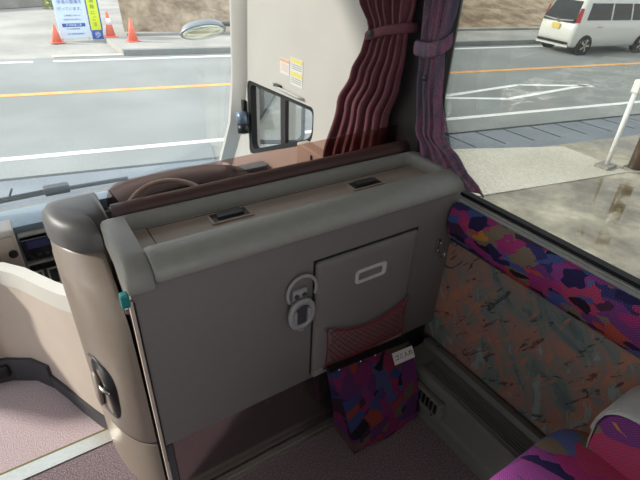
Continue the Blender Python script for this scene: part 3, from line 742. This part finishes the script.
# spot lamp
t = thing('spot_lamp', (1.10, 2.5, .55), 'small cylindrical reading lamp with blue grey barrel beside driver window', 'lamp')
cb = Vector((1.085, 2.43, .545)); dr = Vector((-.05, -.25, -1)).normalized()
bm = bmesh.new(); tube(bm, [cb-dr*.075, cb-dr*.005], .032, 18); link('barrel', bm, mat('blue_grey_lamp', (116, 134, 150), .3, .4), t, True)
bm = bmesh.new(); tube(bm, [cb-dr*.004, cb+dr*.045], .034, 18); link('head', bm, m_dark, t, True)
bm = bmesh.new(); disc(bm, cb+dr*.046, dr, .026, .004, 18); link('lens', bm, m_paper, t)
link('bracket', B(1.098, 1.122, 2.44, 2.475, .57, .68, bev=.006), m_dark, t)
# lock block on the sill
t = thing('sill_block', (1.09, 1.62, .6), 'tan block with dark slot on the sill below the maroon curtain', 'block')
link('body', B(1.06, 1.119, 1.5, 1.78, .55, .665, bev=.008), m_beige, t)
link('slot', B(1.057, 1.061, 1.64, 1.655, .59, .645), m_dark, t)
# exterior mirror seen through the driver's window
t = thing('side_mirror', (1.42, 2.55, .5), 'dark framed rectangular side mirror outside the driver window', 'mirror')
bm = bmesh.new(); nrm = Vector((-.45, -.9, 0)).normalized(); uu = Vector((nrm.y, -nrm.x, 0)); cc = Vector((1.40, 2.58, .52))
def mr(hx, hz, r, d, n=5): return [cc+uu*a+Vector((0, 0, b))+nrm*d for a, b in rrect(0, 0, hx, hz, r, n)]
loft(bm, [mr(.13, .15, .05, -.07), mr(.165, .19, .06, -.04), mr(.17, .195, .06, 0), mr(.15, .175, .05, .004), mr(.145, .165, .045, -.004)]); autosm(link('housing', bm, m_darkgrey, t), 40)
bm = bmesh.new(); loft(bm, [mr(.145, .165, .045, -.003), mr(.145, .165, .045, .001)]); link('glass', bm, m_mirror, t)
bm = bmesh.new(); tube(bm, [cc-nrm*.05+Vector((0, 0, .1)), (1.5, 2.72, .72), (1.3, 2.76, .72), (1.18, 2.7, .7)], .018, 8); link('arm', bm, m_dark, t, True)
# round outside mirror ahead of the windscreen
t = thing('nose_mirror', (1.24, 3.3, .93), 'oval convex mirror on an arm outside the windscreen', 'mirror')
cc2 = Vector((1.215, 3.3, .915)); bm = bmesh.new()
ax = Vector((-.1, -.62, -.78)).normalized(); u = Vector((1, -.05, .05)).normalized(); v = ax.cross(u).normalized()
el = lambda s, d: [cc2+u*math.cos(2*PI*k/32)*.16*s+v*math.sin(2*PI*k/32)*.095*s+ax*d for k in range(32)]
loft(bm, [el(.5, -.06), el(.85, -.04), el(1, -.005), el(1, .004), el(.93, .006)]); autosm(link('housing', bm, mat('mirror_housing', (120, 128, 134), .4), t), 50)
bm = bmesh.new(); loft(bm, [el(.93, .006), el(.8, .013), el(.5, .022), el(.15, .026)]); link('glass', bm, mat('mirror_convex', (222, 232, 222), .12, 1, noise=0), t, True)
bm = bmesh.new(); tube(bm, [cc2-ax*.04+u*.05, cc2+u*.17+Vector((0, 0, .035)), cc2+u*.34+Vector((0, -.1, .04)), (1.45, 2.9, .96)], .016, 8); link('arm', bm, m_darkgrey, t, True)

# ================================================================== CURTAINS
def curtain(name, rows, folds, mt, parent, th=.003, seed=1, amp=.5):
    """rows: (z, y_a, y_b, x, depth) from top to bottom; pleats run down"""
    rd = random.Random(seed); n = folds*10; ph = [rd.uniform(-.5, .5) for _ in range(folds+1)]; am = [rd.uniform(.6, 1.2) for _ in range(folds+1)]
    bm = bmesh.new(); grid = []
    # interpolate rows
    full = []
    for a, b in zip(rows, rows[1:]):
        k = max(2, int(abs(a[0]-b[0])/.018))
        for i in range(k):
            q = i/k; q2 = q*q*(3-2*q); full.append(tuple(a[j]+(b[j]-a[j])*(q if j == 0 else q2) for j in range(5)))
    full.append(rows[-1])
    for z, ya, yb, x, dp in full:
        row = []
        for i in range(n+1):
            f = i/n; k = min(int(f*folds), folds-1)
            s = math.sin(2*PI*(f*folds)+ph[k]*.0+.6*math.sin(z*5+seed)); s = math.copysign(abs(s)**.75, s)
            row.append(bm.verts.new((x-dp*s*am[k], ya+(yb-ya)*f+.25*dp*math.cos(4*PI*f*folds), z)))
        grid.append(row)
    for a, b in zip(grid, grid[1:]):
        for i in range(n): bm.faces.new((a[i], a[i+1], b[i+1], b[i]))
    bmesh.ops.recalc_face_normals(bm, faces=bm.faces)
    o = link(name, bm, mt, parent, True)
    md = o.modifiers.new('thick', 'SOLIDIFY'); md.thickness = th
    return o
t = thing('driver_curtain', (1.05, 1.3, .7), 'maroon pleated curtain tied back beside the pale cab panel', 'curtain', None)
curtain('drape', [(1.75, 1.54, 1.13, 1.055, .020), (1.30, 1.375, 1.125, 1.055, .016), (1.215, 1.305, 1.13, 1.05, .010), (1.16, 1.325, 1.13, 1.05, .012), (1.06, 1.375, 1.14, 1.05, .016), (.94, 1.44, 1.178, 1.05, .02), (.68, 1.52, 1.178, 1.05, .024)], 6, m_maroon, t, seed=3, amp=.5)
bm = bmesh.new(); tube(bm, [(1.08, 1.12, 1.225), (1.038, 1.13, 1.225), (1.03, 1.21, 1.215), (1.036, 1.30, 1.20), (1.075, 1.317, 1.195)], .008, 8)
for v_ in bm.verts: v_.co.z = 1.21+(v_.co.z-1.21)*1.9
tb = link('tieback', bm, m_maroon, t, True)
bm = bmesh.new(); disc(bm, (1.024, 1.265, 1.205), (-1, -.3, 0), .011, .006, 16); link('button', bm, m_darkgrey, tb, True)
# passenger curtain: violet-grey stripes
M, n_, l_, b_ = nmat('violet_striped_curtain'); b_.inputs['Roughness'].default_value = .9
tcn = n_.new('ShaderNodeTexCoord'); mpn = n_.new('ShaderNodeMapping'); mpn.inputs['Scale'].default_value = (.01, 1, .05); nzn = n_.new('ShaderNodeTexNoise'); nzn.inputs['Scale'].default_value = 46; nzn.inputs['Detail'].default_value = 2
l_.new(tcn.outputs['Object'], mpn.inputs[0]); l_.new(mpn.outputs[0], nzn.inputs['Vector'])
rr_ = ramp(n_, [(.30, (92, 88, 112)), (.45, (122, 104, 124)), (.55, (160, 108, 138)), (.62, (132, 118, 134)), (.75, (90, 84, 108))]); l_.new(nzn.outputs[0], rr_.inputs[0])
nb = n_.new('ShaderNodeTexNoise'); nb.inputs['Scale'].default_value = 420; l_.new(tcn.outputs['Object'], nb.inputs['Vector'])
rb = ramp(n_, [(.35, (170, 170, 170)), (.65, (255, 255, 255))]); l_.new(nb.outputs[0], rb.inputs[0])
mm_ = n_.new('ShaderNodeMixRGB'); mm_.blend_type = 'MULTIPLY'; mm_.inputs[0].default_value = 1; l_.new(rr_.outputs[0], mm_.inputs[1]); l_.new(rb.outputs[0], mm_.inputs[2]); l_.new(mm_.outputs[0], b_.inputs['Base Color'])
m_violet = M
t = thing('passenger_curtain', (1.06, 1.0, .8), 'violet grey striped curtain gathered at the front of passenger window', 'curtain')
curtain('drape', [(1.72, 1.10, .93, 1.08, .016), (1.32, 1.095, .985, 1.08, .014), (1.20, 1.08, .99, 1.07, .009), (1.12, 1.07, .98, 1.07, .010), (.95, 1.05, .945, 1.08, .014), (.89, 1.03, .86, 1.095, .012), (.825, 1.02, .755, 1.10, .008)], 4, m_violet, t, seed=5)
bm = bmesh.new(); tube(bm, [(1.085, 1.092, 1.20), (1.056, 1.088, 1.20), (1.05, 1.03, 1.20), (1.056, .981, 1.205), (1.085, .978, 1.21)], .006, 8)
for v_ in bm.verts: v_.co.z = 1.19+(v_.co.z-1.2)*3.6
tb = link('tieback', bm, m_violet, t, True)
bm = bmesh.new(); disc(bm, (1.052, 1.025, 1.115), (-1, -.3, 0), .008, .004, 16); link('button', bm, m_darkgrey, t, True)

# ================================================================== RIGHT SIDE: BOLSTER, DUCT
bm = bmesh.new(); pr = [(1.113, .625), (1.098, .632), (1.078, .66), (1.064, .70), (1.062, .735), (1.07, .765), (1.085, .778), (1.1, .775), (1.113, .765)]
loft(bm, [[(x, y, z) for x, z in pr] for y in [-1.2+.1*k for k in range(21)]+[.84]])
o = autosm(link('padded_rail', bm, m_fabsmall, origin=(1.1, .3, .7)), 60); tag(o, 'long padded rail in multicolour moquette below the passenger window sill', 'padding')
t = thing('heater_duct', (1.04, .2, 0), 'long grey heater duct with ridged top along the right wall floor', 'duct')
bm = bmesh.new(); pr = [(1.113, 0), (1.113, .185), (1.085, .19), (1.075, .172), (.985, .168), (.972, .158), (.968, .06), (.955, .05), (.952, 0)]
loft(bm, [[(x, y, z) for x, z in pr] for y in (-1.2, -.4, .3, .8455)]); autosm(link('body', bm, m_duct, t), 25)
bm = bmesh.new()
for k in range(7): x = 1.0+.011*k; prism(bm, [(x-.003, -1.2, .170), (x, -1.2, .1745), (x+.003, -1.2, .170)], (0, 1.96, 0))
for k in range(7): x = 1.0055+.011*k; box(bm, x-.0018, x+.0018, -1.2, .76, .1700, .1706)
o = link('ridges', bm, m_ductdk, t)
lv = link('louvre', B(.945, .969, .61, .745, .055, .135, bev=.006), m_duct, t)
bm = bmesh.new()
for k in range(6):
    y = .625+.0185*k; box(bm, .942, .947, y, y+.012, .085, .128)
link('slot', bm, m_dark, lv)
for y in (.64, .71):
    bm = bmesh.new(); disc(bm, (.945, y, .068), (-1, 0, 0), .004, .003, 10); link('screw', bm, m_dark, lv)
for y in (.45, .79):
    bm = bmesh.new(); disc(bm, (1.098, y, .188), (0, 0, 1), .005, .003, 10); link('bolt', bm, m_chrome, t)

# ================================================================== BAG
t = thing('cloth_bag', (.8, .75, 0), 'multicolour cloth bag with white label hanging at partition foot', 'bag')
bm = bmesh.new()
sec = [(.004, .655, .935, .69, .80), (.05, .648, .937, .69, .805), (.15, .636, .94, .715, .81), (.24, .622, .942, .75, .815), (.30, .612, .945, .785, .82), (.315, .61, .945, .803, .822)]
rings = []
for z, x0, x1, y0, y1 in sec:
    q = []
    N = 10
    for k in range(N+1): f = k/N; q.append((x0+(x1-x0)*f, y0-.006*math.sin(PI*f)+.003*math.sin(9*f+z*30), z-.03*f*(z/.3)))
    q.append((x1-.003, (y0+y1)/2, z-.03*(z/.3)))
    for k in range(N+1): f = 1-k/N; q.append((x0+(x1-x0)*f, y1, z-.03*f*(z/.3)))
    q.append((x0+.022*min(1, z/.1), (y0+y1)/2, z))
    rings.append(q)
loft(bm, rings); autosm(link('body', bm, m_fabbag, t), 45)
zt = lambda x: .316-.03*(x-.61)/.335
bm = bmesh.new(); prism(bm, [(.612, .80, zt(.612)-.012), (.944, .80, zt(.944)-.012), (.944, .80, zt(.944)+.004), (.612, .80, zt(.612)+.004)], (0, .024, 0)); link('hem', bm, m_dark, t)
for x in (.645, .73, .79):
    bm = bmesh.new(); disc(bm, (x, .80, zt(x)-.003), (0, -1, .2), .005, .005, 12); link('snap', bm, m_chrome, t, True)
# slanted label following the front face at top right
Mx = frame((.895, .770, .268), (1, 0, -.09), (0, .62, 1)); n3 = Mx.to_3x3()@Vector((0, 0, 1))
bm = bmesh.new(); box(bm, -.046, .046, -.021, .021, 0, .0015); bmesh.ops.transform(bm, matrix=Mx, verts=bm.verts); lb = link('label', bm, m_paper, t)
text('lettering', 'ゴミ入れ', .021, frame(Vector((.895, .770, .268))+n3*.002, (1, 0, -.09), (0, .62, 1)), m_ink, lb)

# ================================================================== SEATS
def cushion(bm, x0, x1, y0, y1, z0, z1, r):
    rings = []
    for z, d in ((z0, .03), (z0+.02, .008), (z0+.05, 0), (z1-.05, 0), (z1-.025, .01), (z1-.008, .035), (z1, .075), (z1+.006, .14)):
        rings.append([(x, y, z) for x, y in rrect((x0+x1)/2, (y0+y1)/2, (x1-x0)/2-d, (y1-y0)/2-d, max(.01, r-d*.3), 6)])
    loft(bm, rings)
t = thing('double_seat', (.62, 0, 0), 'multicolour moquette double seat at lower right with grey topped armrest', 'seat')
bm = bmesh.new(); cushion(bm, .615, 1.03, -.32, .285, .28, .445, .1); autosm(link('seat', bm, m_fab, t), 60)
bm = bmesh.new(); cushion(bm, .185, .60, -.32, .285, .28, .445, .1); autosm(link('seat', bm, m_fab, t), 60)
for x0 in (.185, .615):
    bm = bmesh.new(); rings = []
    for k, (y, z, d) in enumerate(((-.30, .42, .02), (-.33, .55, 0), (-.38, .75, 0), (-.43, .95, .01), (-.47, 1.10, .05))):
        rings.append([(x, yy, z) for x, yy in rrect(x0+.207, y-.05, .207-d, .07-d*.5, .05, 4)])
    loft(bm, rings); autosm(link('backrest', bm, m_fab, t), 60)
bm = bmesh.new(); box(bm, .2, 1.04, -.3, .2, .22, .3, bev=.01); box(bm, .3, .36, -.25, .15, 0, .24); link('base', bm, m_darkgrey, t)
# window-side armrest: rounded front, grey plastic top, light piping
bm = bmesh.new(); pr = rpoly([(-.30, .30), (.20, .30), (.215, .60), (-.30, .62)], [.01, .05, .09, .01], 8)
rings = []
for x, s in ((.945, .97), (.955, 1), (1.085, 1), (1.09, .97)): rings.append([(x, -.05+(y+.05)*s, .46+(z-.46)*s) for y, z in pr])
loft(bm, rings); ar = autosm(link('armrest', bm, m_fab, t), 40)
bm = bmesh.new(); tube(bm, [(.944, .195, .40), (.944, .206, .47), (.944, .210, .53), (.945, .200, .575), (.947, .185, .598)], .002, 6); link('piping', bm, m_lightgrey, ar, True)
bm = bmesh.new(); arc = [Vector((y, z)) for y, z in pr[19:27]]; arc = [Vector((.2115, .50))] + arc + [Vector((.08, .607)), Vector((.06, .607))]; rings = []
def shell(d):
    out = []
    for i, p in enumerate(arc):
        q = (arc[min(i+1, len(arc)-1)]-arc[max(i-1, 0)]).normalized(); out.append(p+Vector((q.y, -q.x))*d)
    return out
od = .006 if shell(.01)[4].x > arc[4].x else -.006
oa, ia = shell(od), shell(-od*.3)
for x, k in ((.9425, .0), (.944, .6), (.95, 1), (1.085, 1), (1.0925, .5)):
    rings.append([(x, a_.x+(b_.x-a_.x)*k, a_.y+(b_.y-a_.y)*k) for a_, b_ in zip(ia, oa)] + [(x, p.x, p.y) for p in ia[::-1]])
loft(bm, rings); autosm(link('armrest_cap', bm, m_lightgrey, ar), 50)
